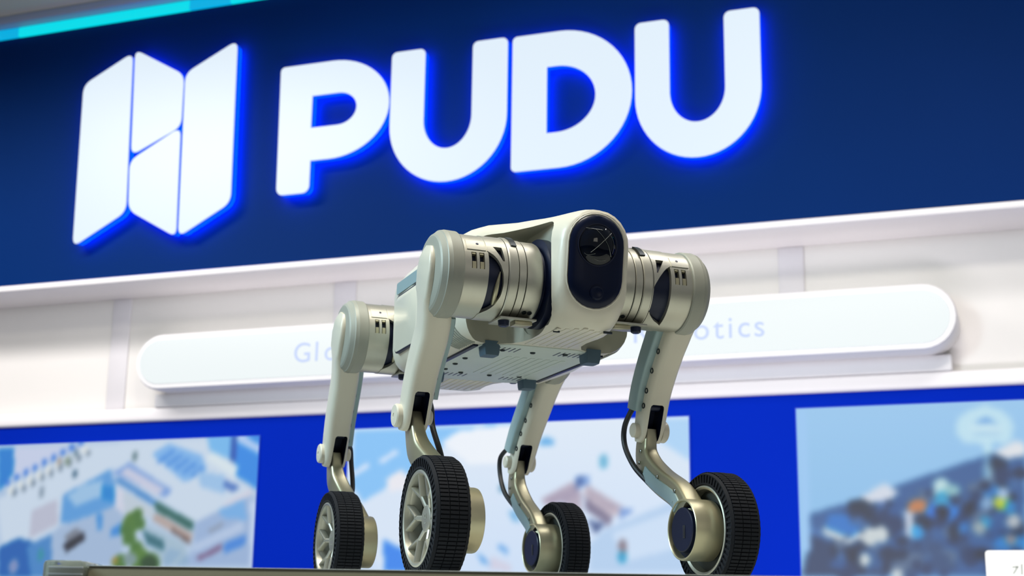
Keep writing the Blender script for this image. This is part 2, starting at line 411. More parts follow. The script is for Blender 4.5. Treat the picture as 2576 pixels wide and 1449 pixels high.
a(el(q1, (60, 100, 130), 640, 410, 22, 26, 3.377)); a(el(q1, (130, 150, 170), 350, 740, 26, 50, 3.377))
a(mk(q1, (110, 180, 235), (1750, 282), (1955, 270), (1955, 470), (1770, 390)))
a(mk(q1, (0, 66, 168), (1955, 268), (2000, 266), (1990, 500), (1950, 470)))
a(mk(q1, (24, 132, 226), (2000, 262), (2262, 250), (2240, 780), (2150, 700), (1990, 600)))
a(mk(q1, (172, 200, 240), (2000, 266), (2070, 262), (2255, 390), (2245, 450), (2000, 320)))
a(mk(q1, (120, 176, 232), (1280, 420), (1430, 330), (1700, 430), (1750, 560), (1560, 660), (1440, 560)))
for i in range(5): a(mk(q1, (70, 140, 220), (1320 + i * 70, 480 + i * 30), (1460 + i * 60, 380 + i * 36), (1490 + i * 60, 400 + i * 36), (1350 + i * 70, 500 + i * 30)))
a(mk(q1, (212, 226, 234), (1790, 395), (2010, 530), (1990, 620), (1740, 470)))
a(mk(q1, (150, 190, 230), (1650, 560), (1900, 600), (1900, 760), (1700, 700)))
a(mk(q1, (64, 110, 190), (1900, 640), (2030, 700), (1960, 740), (1890, 700)))
a(mk(q1, (206, 206, 222), (2130, 710), (2140, 750), (1900, 880), (1880, 840)))
a(mk(q1, (120, 158, 218), (950, 580), (1090, 490), (1460, 730), (1400, 790)))
a(mk(q1, (196, 200, 222), (1010, 580), (1080, 530), (1390, 720), (1320, 770)))
a(mk(q1, (60, 130, 200), (960, 640), (1010, 620), (1330, 820), (1290, 850)))
a(mk(q1, (84, 152, 216), (930, 550), (970, 700), (965, 870), (560, 1010), (510, 1000), (525, 770)))
a(mk(q1, (150, 190, 226), (560, 780), (700, 680), (860, 640), (850, 780), (640, 860)))
a(mk(q1, (0, 128, 208), (860, 690), (962, 690), (960, 820), (860, 800)))
a(mk(q1, (204, 208, 226), (970, 700), (1040, 720), (1040, 930), (980, 900)))
a(mk(q1, (186, 200, 214), (1040, 730), (1300, 880), (1290, 960), (1050, 930)))
a(mk(q1, (158, 182, 214), (500, 1040), (960, 860), (1050, 940), (1020, 1360), (420, 1400), (420, 1110)))
a(mk(q1, (60, 140, 214), (810, 920), (870, 930), (860, 1060), (820, 1060))); a(mk(q1, (52, 134, 214), (930, 1060), (1020, 1000), (1010, 1100), (930, 1120)))
a(mk(q1, (182, 186, 206), (260, 900), (480, 800), (490, 1010), (250, 1130)))
a(mk(q1, (10, 92, 176), (-20, 1210), (150, 1130), (420, 1200), (440, 1460), (-20, 1460)))
a(mk(q1, (64, 130, 196), (220, 1200), (430, 1100), (440, 1460), (260, 1460)))
a(el(q1, (40, 140, 160), 340, 1270, 30, 50, 3.377)); a(el(q1, (120, 140, 190), 110, 1370, 50, 60, 3.377))
a(mk(q1, (116, 124, 140), (540, 1120), (640, 1040), (720, 1090), (600, 1190))); a(mk(q1, (30, 34, 48), (530, 1190), (710, 1080), (715, 1140), (560, 1250)))
a(mk(q1, (30, 92, 86), (1300, 830), (1340, 830), (1640, 1000), (1625, 1070), (1320, 900)))
a(mk(q1, (176, 160, 156), (1290, 920), (1330, 920), (1625, 1090), (1610, 1180), (1290, 980)))
a(mk(q1, (96, 76, 72), (1450, 1040), (1610, 1150), (1600, 1180), (1450, 1080)))
a(mk(q1, (150, 176, 214), (1640, 1000), (2130, 770), (2200, 880), (2200, 1370), (1560, 1370), (1640, 1180)))
a(mk(q1, (112, 170, 226), (1830, 900), (2060, 800), (2090, 980), (1900, 960)))
a(mk(q1, (176, 196, 226), (1640, 1180), (2060, 980), (2060, 1060), (1620, 1260)))
a(mk(q1, (134, 146, 166), (1760, 1060), (1880, 1000), (1880, 1030), (1770, 1090)))
a(mk(q1, (116, 90, 130), (1660, 1290), (1870, 1180), (1870, 1230), (1680, 1320)))
a(mk(q1, (60, 130, 216), (1880, 1180), (2080, 1100), (2080, 1180), (1900, 1260)))
a(mk(q1, (190, 208, 236), (2110, 800), (2190, 850), (2190, 1370), (2110, 1370)))
a(mk(q1, (160, 186, 206), (1220, 1010), (1400, 1090), (1560, 1180), (1600, 1370), (1380, 1370), (1230, 1100)))
a(mk(q1, (44, 104, 120), (1200, 1060), (1380, 1150), (1380, 1240), (1240, 1180)))
for x in range(7): a(mk(q1, (120, 160, 200), (1390 + x * 30, 1200 + x * 10), (1402 + x * 30, 1200 + x * 10), (1402 + x * 30, 1370), (1390 + x * 30, 1370)))
for x, y, r in ((1110, 1000, 80), (1160, 930, 50), (1060, 1060, 50), (1180, 1010, 50), (1090, 1130, 60), (1150, 1220, 60), (1180, 1320, 100), (1010, 1340, 70), (1260, 1350, 90)):
    a(el(q1, (52 + int(r / 4), 102 + int(r / 5), 48), x, y, r, r, 3.377))
a(el(q1, (28, 66, 34), 1260, 1340, 80, 60, 3.377)); a(el(q1, (150, 130, 50), 970, 1320, 36, 26, 3.377)); a(el(q1, (120, 146, 150), 1095, 1310, 66, 56, 3.377))
Z0 = at(300, 1449, .07)[1] - .12
picture('backlit_picture', 'left picture panel, blue city scene with a green tree', (-4.3, -1.588, Z0, 1.110), lambda x, y: (178, 200, 226), S)

S = []; a = S.append
a(mk(q2, (128, 192, 246), (80, 180), (1300, 120), (800, 220), (560, 420), (150, 680), (60, 560)))
a(mk(q2, (236, 242, 250), (820, 180), (1200, 130), (1240, 400), (900, 420), (700, 260)))
for x, y in ((330, 362), (130, 455)): a(mk(q2, (214, 228, 250), (x - 80, y + 30), (x + 50, y - 50), (x + 70, y - 20), (x - 50, y + 50)))
a(mk(q2, (232, 232, 240), (310, 520), (420, 450), (500, 560), (400, 700), (340, 620)))
a(mk(q2, (214, 228, 246), (130, 690), (420, 590), (560, 700), (520, 1180), (300, 1180), (130, 900)))
a(mk(q2, (40, 130, 236), (290, 940), (420, 1010), (470, 1100), (500, 1180), (300, 1180)))
a(el(q2, (60, 130, 170), 1130, 585, 20, 22, 2.8)); a(el(q2, (96, 176, 214), 1840, 400, 26, 44, 2.8)); a(el(q2, (90, 170, 230), 1440, 260, 50, 26, 2.8))
a(mk(q2, (120, 160, 220), (1640, 500), (1740, 500), (1740, 580), (1640, 560)))
a(mk(q2, (176, 164, 184), (1400, 660), (1620, 540), (1690, 640), (1680, 760), (1540, 680), (1440, 720)))
a(mk(q2, (190, 178, 192), (1720, 560), (2000, 730), (1960, 780), (1850, 780), (1700, 620)))
a(mk(q2, (118, 110, 140), (1700, 640), (1900, 790), (1880, 850), (1720, 740)))
a(mk(q2, (60, 100, 170), (1640, 510), (1700, 500), (1700, 560), (1650, 600)))
a(mk(q2, (60, 84, 140), (1720, 800), (1860, 840), (1780, 900)))
a(mk(q2, (110, 150, 216), (1960, 720), (2060, 740), (1960, 800)))
a(mk(q2, (176, 204, 236), (1840, 880), (2460, 620), (2460, 1180), (1740, 1180), (1740, 980)))
a(mk(q2, (200, 220, 244), (1900, 900), (2460, 700), (2460, 980), (1980, 1100)))
a(mk(q2, (168, 208, 244), (2200, 100), (2460, 90), (2460, 420), (2230, 300)))
a(mk(q2, (214, 228, 244), (2230, 250), (2460, 400), (2460, 620), (2240, 520)))
a(el(q2, (120, 106, 120), 1975, 990, 24, 40, 2.8)); a(el(q2, (20, 150, 200), 1972, 1070, 28, 34, 2.8))
a(mk(q2, (70, 150, 226), (950, 1040), (1010, 1080), (1050, 1130), (990, 1110))); a(mk(q2, (90, 160, 230), (1100, 970), (1170, 1010), (1160, 1050), (1100, 1010)))
a(mk(q2, (206, 206, 226), (1040, 1060), (1180, 1120), (1200, 1180), (1040, 1150)))
a(mk(q2, (110, 176, 226), (1170, 750), (1240, 740), (1250, 830), (1200, 810)))
for i in range(7):
    a(mk(q2, (140, 128, 160), (1440 + i * 34, 655 - i * 17), (1450 + i * 34, 650 - i * 17), (1500 + i * 30, 700 - i * 10), (1490 + i * 30, 705 - i * 10)))
    a(mk(q2, (150, 138, 164), (1760 + i * 30, 590 + i * 18), (1770 + i * 30, 596 + i * 18), (1730 + i * 26, 650 + i * 14), (1720 + i * 26, 644 + i * 14)))
picture('backlit_picture', 'middle picture panel, pale blue street plan behind the robot legs', (-.985, 1.054, Z0, 1.128), lambda x, y: (200 + int(20 * y), 220 + int(12 * y), 246), S)

S = []; a = S.append
a(mk(q3, (34, 84, 146), (290, 975), (620, 880), (1250, 660), (1980, 420), (1980, 1460), (250, 1460), (300, 1250)))
a(mk(q3, (20, 50, 96), (290, 1090), (900, 1300), (880, 1460), (240, 1460), (300, 1200)))
a(mk(q3, (52, 104, 168), (290, 1060), (960, 1290), (880, 1330), (300, 1130)))
a(mk(q3, (50, 106, 172), (900, 1310), (1060, 1280), (1100, 1460), (840, 1460)))
a(mk(q3, (8, 30, 60), (600, 880), (700, 850), (790, 900), (790, 1100), (610, 1050)))
a(mk(q3, (70, 104, 170), (790, 900), (1000, 850), (1000, 1050), (790, 1090)))
a(mk(q3, (206, 214, 228), (690, 850), (870, 735), (1000, 800), (980, 850), (780, 895)))
a(mk(q3, (10, 34, 66), (1710, 510), (1830, 560), (1840, 780), (1700, 760)))
a(mk(q3, (220, 224, 230), (1720, 500), (1910, 400), (1980, 440), (1980, 520), (1850, 550)))
for k in range(170):
    x = random.uniform(520, 1970); y = random.uniform(max(640, 1010 - x * .27 + 130), 1440)
    c = random.choice(((8, 26, 56), (12, 36, 74), (24, 76, 140), (44, 92, 150), (0, 110, 190), (74, 100, 136), (14, 44, 92), (30, 66, 116), (10, 30, 66)))
    if c == (0, 110, 190) and x < 1200: c = (30, 80, 140)
    a(el(q3, c, x, y, random.uniform(20, 60), random.uniform(24, 60), 3.09))
for x, y, rx, ry in ((460, 1100, 46, 36), (530, 1130, 46, 36), (770, 1150, 52, 56), (855, 1130, 48, 50), (725, 1325, 34, 42), (980, 1440, 36, 34)): a(el(q3, (196, 206, 210), x, y, rx, ry, 3.09))
a(mk(q3, (10, 110, 196), (420, 1080), (450, 980), (600, 980), (620, 1060), (700, 1070), (660, 1150), (560, 1130)))
a(mk(q3, (204, 212, 218), (560, 1180), (690, 1110), (700, 1160), (590, 1215)))
a(mk(q3, (186, 196, 214), (1020, 940), (1100, 940), (1120, 1160), (1050, 1150)))
a(el(q3, (186, 118, 70), 1140, 915, 62, 44, 3.09)); a(el(q3, (10, 150, 220), 1140, 1115, 32, 46, 3.09))
a(el(q3, (180, 214, 220), 1325, 770, 52, 60, 3.09)); a(el(q3, (20, 150, 200), 1330, 880, 44, 60, 3.09)); a(el(q3, (130, 180, 190), 1410, 790, 46, 40, 3.09))
a(el(q3, (0, 110, 214), 1250, 950, 36, 40, 3.09)); a(el(q3, (0, 120, 214), 1400, 955, 40, 44, 3.09)); a(el(q3, (6, 20, 50), 1330, 960, 40, 46, 3.09))
a(el(q3, (190, 206, 20), 1795, 885, 46, 42, 3.09)); a(el(q3, (150, 180, 214), 1800, 810, 40, 36, 3.09)); a(el(q3, (0, 130, 200), 1860, 920, 30, 40, 3.09))
a(el(q3, (120, 160, 200), 1680, 890, 36, 44, 3.09)); a(el(q3, (150, 170, 180), 1685, 650, 34, 44, 3.09))
a(el(q3, (170, 180, 190), 1885, 1030, 40, 44, 3.09)); a(el(q3, (0, 140, 200), 1670, 1040, 30, 40, 3.09)); a(el(q3, (140, 160, 170), 1620, 1080, 40, 40, 3.09))
a(el(q3, (0, 120, 200), 1800, 1200, 50, 40, 3.09)); a(el(q3, (0, 120, 200), 1930, 1190, 40, 40, 3.09)); a(el(q3, (130, 130, 140), 1865, 1170, 36, 30, 3.09))
a(mk(q3, (190, 226, 238), (1650, 360), (1710, 360), (1705, 500), (1655, 500)))
a(mk(q3, (110, 160, 196), (1655, 500), (1705, 500), (1705, 700), (1655, 700)))
cloud = [(1600, 250, 80, 70), (1665, 230, 85, 72), (1730, 250, 80, 70), (1540, 310, 74, 92), (1790, 310, 66, 94), (1660, 330, 130, 78)]
for x, y, rx, ry in cloud: a(el(q3, (186, 222, 238), x, y, rx, ry, 3.09))
a(mk(q3, (96, 156, 222), (1590, 262), (1665, 222), (1740, 262), (1770, 330), (1560, 330)))
a(mk(q3, (196, 226, 238), (1545, 280), (1785, 280), (1790, 335), (1545, 335)))
a(mk(q3, (148, 190, 226), (1560, 346), (1780, 346), (1760, 362), (1580, 362)))
a(mk(q3, (150, 196, 240), (205, 170), (265, 168), (310, 1250), (240, 1260)))
picture('backlit_picture', 'right picture panel, dark blue city block under a cloud symbol', (1.632, 3.3, Z0, 1.146), lambda x, y: (126 + int(22 * y), 182 + int(14 * y), 228 + int(8 * y)), S)

# small white card at the lower right, partly out of frame
cw, cz = at(2478, 1385, .75); cb = at(2478, 1449, .75)[1]
card = empty('notice_card', W(cw + .2, cz - .25, .72)); tag(card, 'white rounded notice card at the lower right corner', 'card')
bm = bmesh.new(); pts = rrect(.2, .125, .014)
ring_faces(bm, [[W(cw + .2 + a_, cz - .125 + b_, o) for a_, b_ in pts] for o in (.744, .75)])
M_card = mat('card_white', (222, 222, 216), .6, 0, emit=(200, 200, 192), es=.28, noise=.02, nscale=9)  # no lamp: faint emission lifts the white of the card
child_of(link('card_face', bm, M_card), card)
bm = bmesh.new()
def stroke(p, q, wd):
    a0 = at(*p, .75); b0 = at(*q, .75); d = Vector((b0[0] - a0[0], b0[1] - a0[1])).normalized() * wd; n = Vector((-d.y, d.x))
    extrude_poly(bm, [W(a0[0] - n.x, a0[1] - n.y, .7505), W(b0[0] - n.x, b0[1] - n.y, .7505), W(b0[0] + n.x, b0[1] + n.y, .7505), W(a0[0] + n.x, a0[1] + n.y, .7505)], BN * .001)
stroke((2546, 1427), (2562, 1425), .003); stroke((2561, 1425), (2549, 1444), .003); stroke((2570, 1418), (2571, 1446), .003)
child_of(link('printed_mark', bm, mat('grey_print', (120, 128, 118), .6)), card)
bm = bmesh.new(); wall_box(bm, cw + .19, cw + .21, -CZ, cz - .25, .744, .750); child_of(link('stand_post', bm, M_alu), card)
bm = bmesh.new(); wall_box(bm, cw + .07, cw + .33, -CZ, -CZ + .012, .64, .85); child_of(link('stand_foot', bm, M_alu), card)
# ------------------------------------------------------------------ display plinth
PH = CZ + .0674
M_plinth = mat('khaki_plinth_paint', (140, 134, 108), .55, .1, noise=.08, nscale=14, bump=.1, bscale=300)
M_plt = mat('plinth_bounce_top', (196, 198, 190), .5, 0, noise=.06, nscale=10)  # unseen from the camera, made pale to bounce light onto the belly
pa = R(1.2) + AL
PX = Vector((math.cos(pa), math.sin(pa), 0)); PY = Vector((-math.sin(pa), math.cos(pa), 0)); PO = Q @ Vector((-.507, 1.735, 0))
def PL(x, y, z): return PO + PX * x + PY * y + Vector((0, 0, PH + z))
plinth = empty('display_plinth', PL(1, .9, -PH)); tag(plinth, 'khaki grey display plinth under the robot wheels', 'plinth')
def pbox(name, x0, x1, y0, y1, z0, z1, m_, bev=.002):
    bm = bmesh.new(); add_box(bm, Vector((0, 0, 0)), ((x1 - x0) / 2, (y1 - y0) / 2, (z1 - z0) / 2), bev)
    bmesh.ops.transform(bm, matrix=Matrix((PX, PY, Vector((0, 0, 1)))).transposed().to_4x4(), verts=bm.verts)
    bmesh.ops.translate(bm, vec=PL((x0 + x1) / 2, (y0 + y1) / 2, (z0 + z1) / 2), verts=bm.verts)
    return child_of(link(name, bm, m_), plinth)
pbox('side_panel', 0, 2.2, .0, 1.75, -PH, -.0012, M_plinth, .003)
pbox('bounce_top_sheet', -.001, 2.2, -.0005, 1.75, -.0012, 0, M_plt, .0003)
# clear corner guard: folded acrylic over the left front corner, a block of layered edges under it
M_acr = mat('clear_acrylic', (225, 240, 245), .08, 0, noise=.02, nscale=9); M_acr.node_tree.nodes['Principled BSDF'].inputs['Transmission Weight'].default_value = .82
M_acr.node_tree.nodes['Principled BSDF'].inputs['IOR'].default_value = 1.45
guard = empty('corner_guard', PL(-.03, 0, -.03)); tag(guard, 'clear plastic corner guard at the left end of the plinth', 'corner guard')
def gbox(name, x0, x1, y0, y1, z0, z1, m_, bev):
    bm = bmesh.new(); add_box(bm, Vector((0, 0, 0)), ((x1 - x0) / 2, (y1 - y0) / 2, (z1 - z0) / 2), bev)
    bmesh.ops.transform(bm, matrix=Matrix((PX, PY, Vector((0, 0, 1)))).transposed().to_4x4(), verts=bm.verts)
    bmesh.ops.translate(bm, vec=PL((x0 + x1) / 2, (y0 + y1) / 2, (z0 + z1) / 2), verts=bm.verts); return child_of(link(name, bm, m_), guard)
gbox('guard_shell', -.052, -.003, -.008, .09, -.06, .0055, M_acr, .005)
gbox('guard_core', -.045, -.004, -.003, .085, -.06, -.002, M_plinth, .002)
gbox('guard_lip', -.045, -.004, -.0065, -.0035, -.012, -.010, M_trim, .0006)
gbox('guard_lip', -.045, -.004, -.0065, -.0035, -.004, -.002, M_trim, .0006)

# ------------------------------------------------------------------ wheeled robot
TH = R(21.5)
robot = empty('wheeled_robot_dog', Q @ Vector((-.0015, 2.6647, PH)), TH + AL)
tag(robot, 'silver grey four-legged wheeled robot standing on the plinth', 'robot')
def part(name, bm, m_, parent=None, **k): return link(name, bm, m_, parent or robot, **k)
Lx = Vector((1, 0, 0)); Fx = Vector((0, -1, 0)); Zx = Vector((0, 0, 1))

# ---- body shell
def body_ring(f, w, zt, zb, rt_, rb_, k=6):
    pts = []
    h = (zt - zb)
    for sx, cz, r, a0 in ((1, zt, rt_, 0), (-1, zt, rt_, 90), (-1, zb, rb_, 180), (1, zb, rb_, 270)):
        r = min(r, w * .98, h * .49)
        cx = sx * (w - r); cy = cz - r if cz == zt else cz + r
        for i in range(k + 1):
            a = R(a0 + 90 * i / k); zz = cy + r * math.sin(a); pts.append(V(cx + r * math.cos(a), f + max(0, (f - .30) / .09) * (zz - .537) * .13, zz))
    return pts
secs = [(.391, .055, .619, .452, .053, .050), (.388, .059, .624, .445, .056, .053), (.380, .0635, .627, .437, .058, .054), (.366, .066, .629, .431, .056, .050),
        (.345, .069, .631, .428, .052, .042), (.315, .078, .632, .428, .047, .038), (.29, .086, .634, .428, .045, .036), (.262, .098, .636, .428, .042, .036),
        (.235, .113, .637, .428, .042, .036), (.215, .131, .638, .428, .042, .038), (.195, .155, .638, .428, .044, .042), (.165, .167, .639, .428, .046, .044), (.12, .172, .640, .428, .048, .046), (.05, .174, .642, .428, .05, .046), (0, .175, .642, .428, .052, .046)]
BF = [(0, 0), (.12, .150), (.215, .250), (.29, .312), (.345, .350), (.391, .380)]
back = [(-lerp_tab(BF, f), w_ + .009, a, b_, min(.06, c + .012), d) for f, w_, a, b_, c, d in secs[:-1]][::-1]
# smooth the table
tab = secs + back
fine = []
for i in range(len(tab) - 1):
    for t in (0, .5):
        fine.append(tuple(tab[i][k] * (1 - t) + tab[i + 1][k] * t for k in range(6)))
fine.append(tab[-1])
bm = bmesh.new(); ring_faces(bm, [body_ring(*s) for s in fine])
body = part('body_shell', bm, [M_shell, M_recess])
def stadium_profile(fc, zc, r, ztop):
    b_, c = .045, .022; zb = zc - r
    pts = []
    for cx, cz, q, a0 in ((fc + r - c, ztop - c, c, 0), (fc - r + c, ztop - c, c, 90), (fc - r + b_, zb + b_, b_, 180), (fc + r - b_, zb + b_, b_, 270)):
        pts += [(cx + q * math.cos(R(a0 + 15 * k_)), cz + q * math.sin(R(a0 + 15 * k_))) for k_ in range(7)]
    return pts
HZ = {-1: .516, 1: .527}
for s in (-1, 1):
    for fc in (.275, -.308):
        bmc = bmesh.new(); P = stadium_profile(fc, .514, .080, .614)
        extrude_poly(bmc, [V(s * .052, a, b_) for a, b_ in P], Vector((s * .2, 0, 0)))
        cut = link('cutter', bmc, M_recess); cut.parent = robot
        bpy.context.view_layer.update(); boolean(body, cut)
        bmc = bmesh.new()
        NP = [(.30, .355), (.076, .357), (.068, .352), (.063, .335), (.058, .30), (.054, .27), (.052, .235), (.056, .205), (.068, .180), (.088, .165), (.110, .162), (.135, .170), (.158, .185), (.180, .195), (.30, .20)]
        extrude_poly(bmc, [V(s * a, b_ if fc > 0 else -(b_ + .033), .38) for a, b_ in NP], Vector((0, 0, .125)))
        cut = link('cutter', bmc, M_recess); cut.parent = robot
        bpy.context.view_layer.update(); boolean(body, cut)
# ---- visor (the whole nose leans forward at the top)
def shear(bm):
    for v in bm.verts: v.co.y -= (v.co.z - .537) * .13
bm = bmesh.new()
def stad(hw, hh, k=14): return [(hw * math.cos(R(a)), (hh - hw) + hw * math.sin(R(a))) for a in [180 * i / k for i in range(k + 1)]] + \
                               [(hw * math.cos(R(a)), -(hh - hw) + hw * math.sin(R(a))) for a in [180 + 180 * i / k for i in range(k + 1)]]
vz = .537
rings = [[V(a - .0015, f, vz - .001 + b_) for a, b_ in stad(hw, hh)] for f, hw, hh in ((.380, .0502, .0785), (.3925, .0502, .0785), (.3945, .0485, .0768), (.3975, .040, .069), (.3985, .022, .050), (.3988, .004, .030))]
ring_faces(bm, rings); shear(bm); visor = part('visor', bm, M_visor)
bm = bmesh.new()
rings = [[V(a - .0015, f, vz - .001 + b_) for a, b_ in stad(hw, hh)] for f, hw, hh in ((.382, .0535, .0818), (.3915, .0535, .0818), (.3925, .0525, .0808), (.3915, .0506, .0789), (.382, .0506, .0789))]
ring_faces(bm, rings, caps=False); shear(bm); part('visor_rim', bm, M_shell)
bm = bmesh.new()
rings = [[V(-.003 + r_ * math.cos(2 * PI * i / 32), f, .562 + r_ * math.sin(2 * PI * i / 32)) for i in range(32)] for f, r_ in ((.394, .0335), (.400, .0335), (.401, .0315), (.4045, .028), (.408, .021), (.410, .012), (.4105, .002))]
ring_faces(bm, rings); shear(bm); o = part('lidar_window', bm, M_lens, visor)
bm = bmesh.new()
lathe(bm, [(.397, .0345), (.3995, .0345), (.3995, .0365), (.397, .0365)], V(-.003, 0, .562), Fx, Zx, 40); shear(bm); part('lidar_bezel', bm, M_dark, visor)
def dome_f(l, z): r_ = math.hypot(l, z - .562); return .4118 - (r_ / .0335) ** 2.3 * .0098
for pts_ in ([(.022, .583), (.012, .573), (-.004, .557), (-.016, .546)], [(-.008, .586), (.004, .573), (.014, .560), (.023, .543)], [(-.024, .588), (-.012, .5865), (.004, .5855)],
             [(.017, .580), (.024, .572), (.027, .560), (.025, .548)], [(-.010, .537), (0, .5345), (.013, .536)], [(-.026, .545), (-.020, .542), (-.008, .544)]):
    bm = bmesh.new(); tube(bm, [V(a - .003, dome_f(a, b_), b_) for a, b_ in spline(pts_, 5)], .00042, 6); shear(bm); part('reflection_line', bm, M_bolt, visor)  # light reflections on the dome, modelled as thin metal lines
bm = bmesh.new(); lathe(bm, [(.396, 0), (.396, .0125), (.4, .0125), (.401, .010), (.4005, .009), (.4005, 0)], V(0, 0, .482), Fx, Zx, 28); shear(bm); part('camera_lens', bm, M_visor, visor)
# chin recess around the nose: small latch and seams
for c_, h_ in ((V(.045, .340, .4275), (.008, .0016, .002)), (V(-.040, .315, .4270), (.006, .0014, .002))):
    bm = bmesh.new(); add_box(bm, c_, h_, .0005); part('chin_latch', bm, M_boltd, body)

# ---- belly panel, ribs, slots, screws, landing pads
bm = bmesh.new()
pts = round_poly([(-.118, -.185), (-.06, -.205), (.06, -.205), (.118, -.185), (.118, .152), (.06, .175), (-.06, .175), (-.118, .152)], .012)
ring_faces(bm, [[V(a, b_, z) for a, b_ in pts] for z in (.433, .4265)] + [[V(a * .99, b_ * .99, .4258) for a, b_ in pts]])
belly = part('belly_panel', bm, M_belly)
def slots(cx0, n, f0, f1, z=.4266):
    bm = bmesh.new()
    for i in range(n):
        add_box(bm, V(cx0 + i * .0098, (f0 + f1) / 2, z), (.0016, abs(f1 - f0) / 2, .0012), .0006)
    o = part('vent_slots', bm, M_dark, belly); o['kind'] = 'stuff'
slots(-.088, 6, .115, .150); slots(.040, 6, .115, .150); slots(-.088, 6, -.165, -.135); slots(.040, 6, -.165, -.135)
for (l, f0, f1) in [(-.042 + i * .0140, .185, .350 - abs(i - 3) * .006) for i in range(7)] + [(-.042 + i * .0140, -.345 + abs(i - 3) * .006, -.215) for i in range(7)]:
    bm = bmesh.new(); add_box(bm, V(l, (f0 + f1) / 2, .4285), (.0042, (f1 - f0) / 2, .0016), .0012); part('belly_rib', bm, M_shell, body)
for i in range(8):
    bm = bmesh.new(); add_box(bm, V(-.03 + i * .0155, -.02, .4258), (.0042, .095, .0010), .0008); part('panel_rib', bm, M_belly, belly)
for (px, py) in ((1264, 880), (1340, 887), (1422, 892), (1170, 900), (1145, 914), (1120, 927), (1159, 936), (1231, 943), (1306, 947)):
    d = fw + rt * ((px - 1288) / F) - up * ((py - 724.5) / F)
    t = (.0674 + .4258) / d.z; p = d * t - Vector((-.0015, 2.6647, 0))
    l = p.x * math.cos(TH) + p.y * math.sin(TH); f = p.x * math.sin(TH) - p.y * math.cos(TH)
    bm = bmesh.new(); lathe(bm, [(0, 0), (0, .0052), (.0022, .0050), (.0028, .0040), (.0014, .003), (.0014, 0)], V(l, f, .4262), -Zx, Lx, 14); part('screw', bm, M_boltd, belly)
for l, f in ((-.098, .146), (.098, .152), (-.098, -.160), (.100, -.160)):
    bm = bmesh.new()
    rings = []
    for z, k_ in ((.433, 1.0), (.414, .92), (.408, .84)):
        rings.append([V(l + a * k_, f + b_ * k_, z) for a, b_ in rrect(.016, .019, .005, 2)])
    ring_faces(bm, rings); part('landing_pad', bm, M_pad, ang=40)
# side panels (battery doors) between the legs, seam frames and vents
for s in (-1, 1):
    def plate(name, f0, f1, z0, z1, x0, x1, r_, mt):
        bm = bmesh.new(); pts = round_poly([(f0, z0), (f1, z0), (f1, z1), (f0, z1)], r_); cf_, cz_ = (f0 + f1) / 2, (z0 + z1) / 2
        rings = [[V(s * x_, a, b_) for a, b_ in pts] for x_ in (x0, x1)] + [[V(s * (x1 + .0008), cf_ + (a - cf_) * .985, cz_ + (b_ - cz_) * .975) for a, b_ in pts]]
        ring_faces(bm, rings); return part(name, bm, mt)
    plate('panel_seam', -.157, -.010, .456, .572, .172, .1842, .016, M_dark)
    plate('side_panel', -.154, -.013, .459, .569, .172, .1852, .014, M_shell)
    plate('upper_side_panel', -.157, -.010, .576, .600, .150, .1836, .006, M_cover)
    for i in range(9):       # curved vent ribs over the lower edge
        f = .074 + i * .0085; bm = bmesh.new(); P = []
        for k_ in range(9):
            a = R(-5 - 75 * k_ / 8); ff = f + .018 * k_ / 8; w_ = lerp_tab([(q[0], q[1]) for q in secs[::-1]], ff); r_ = lerp_tab([(q[0], q[5]) for q in secs[::-1]], ff)
            P.append(V(s * (w_ - r_ + (r_ + .0004) * math.cos(a)), ff, .428 + r_ + (r_ + .0004) * math.sin(a)))
        tube(bm, P, .0019, 6); part('vent_rib', bm, M_grey)
    bm = bmesh.new()
    add_box(bm, V(s * .1235, -.01, .4275), (.0045, .155, .003), .001); part('belly_gap_strip', bm, M_dark)
bm = bmesh.new(); tube(bm, spline([V(-.03, -.30, .63), V(-.035, -.31, .648), V(-.05, -.318, .668)], 5), [.004] * 10 + [.0025], 8); part('rear_antenna', bm, M_dark)

# ---- hip motors
def cyl_patch(bm, cf, cz, s, phis, lo, hi, r0_, r1_, mi=0):
    """solid shell patch: for every phi the lateral span lo(phi)..hi(phi), radii r0..r1 about the hip axis"""
    rings = []
    for p in phis:
        a = R(p); d = Fx * math.sin(a) + Zx * math.cos(a); o = V(0, cf, cz)
        A, B = lo(p), hi(p)
        rings.append([o + Lx * s * A + d * r0_, o + Lx * s * B + d * r0_, o + Lx * s * B + d * r1_, o + Lx * s * A + d * r1_])
    full = abs(phis[-1] - phis[0]) >= 359.9
    if full: rings = rings[:-1]
    ring_faces(bm, rings, closed=True, caps=not full, loop=full, mi=mi)
def rng(a, b, st=4):
    n = max(1, int(round(abs(b - a) / st))); return [a + (b - a) * i / n for i in range(n + 1)]
BT = [(64, .174), (70, .163), (76, .1565), (84, .151), (95, .1465), (110, .1445), (125, .146), (140, .152), (150, .160), (158, .170), (163, .174)]
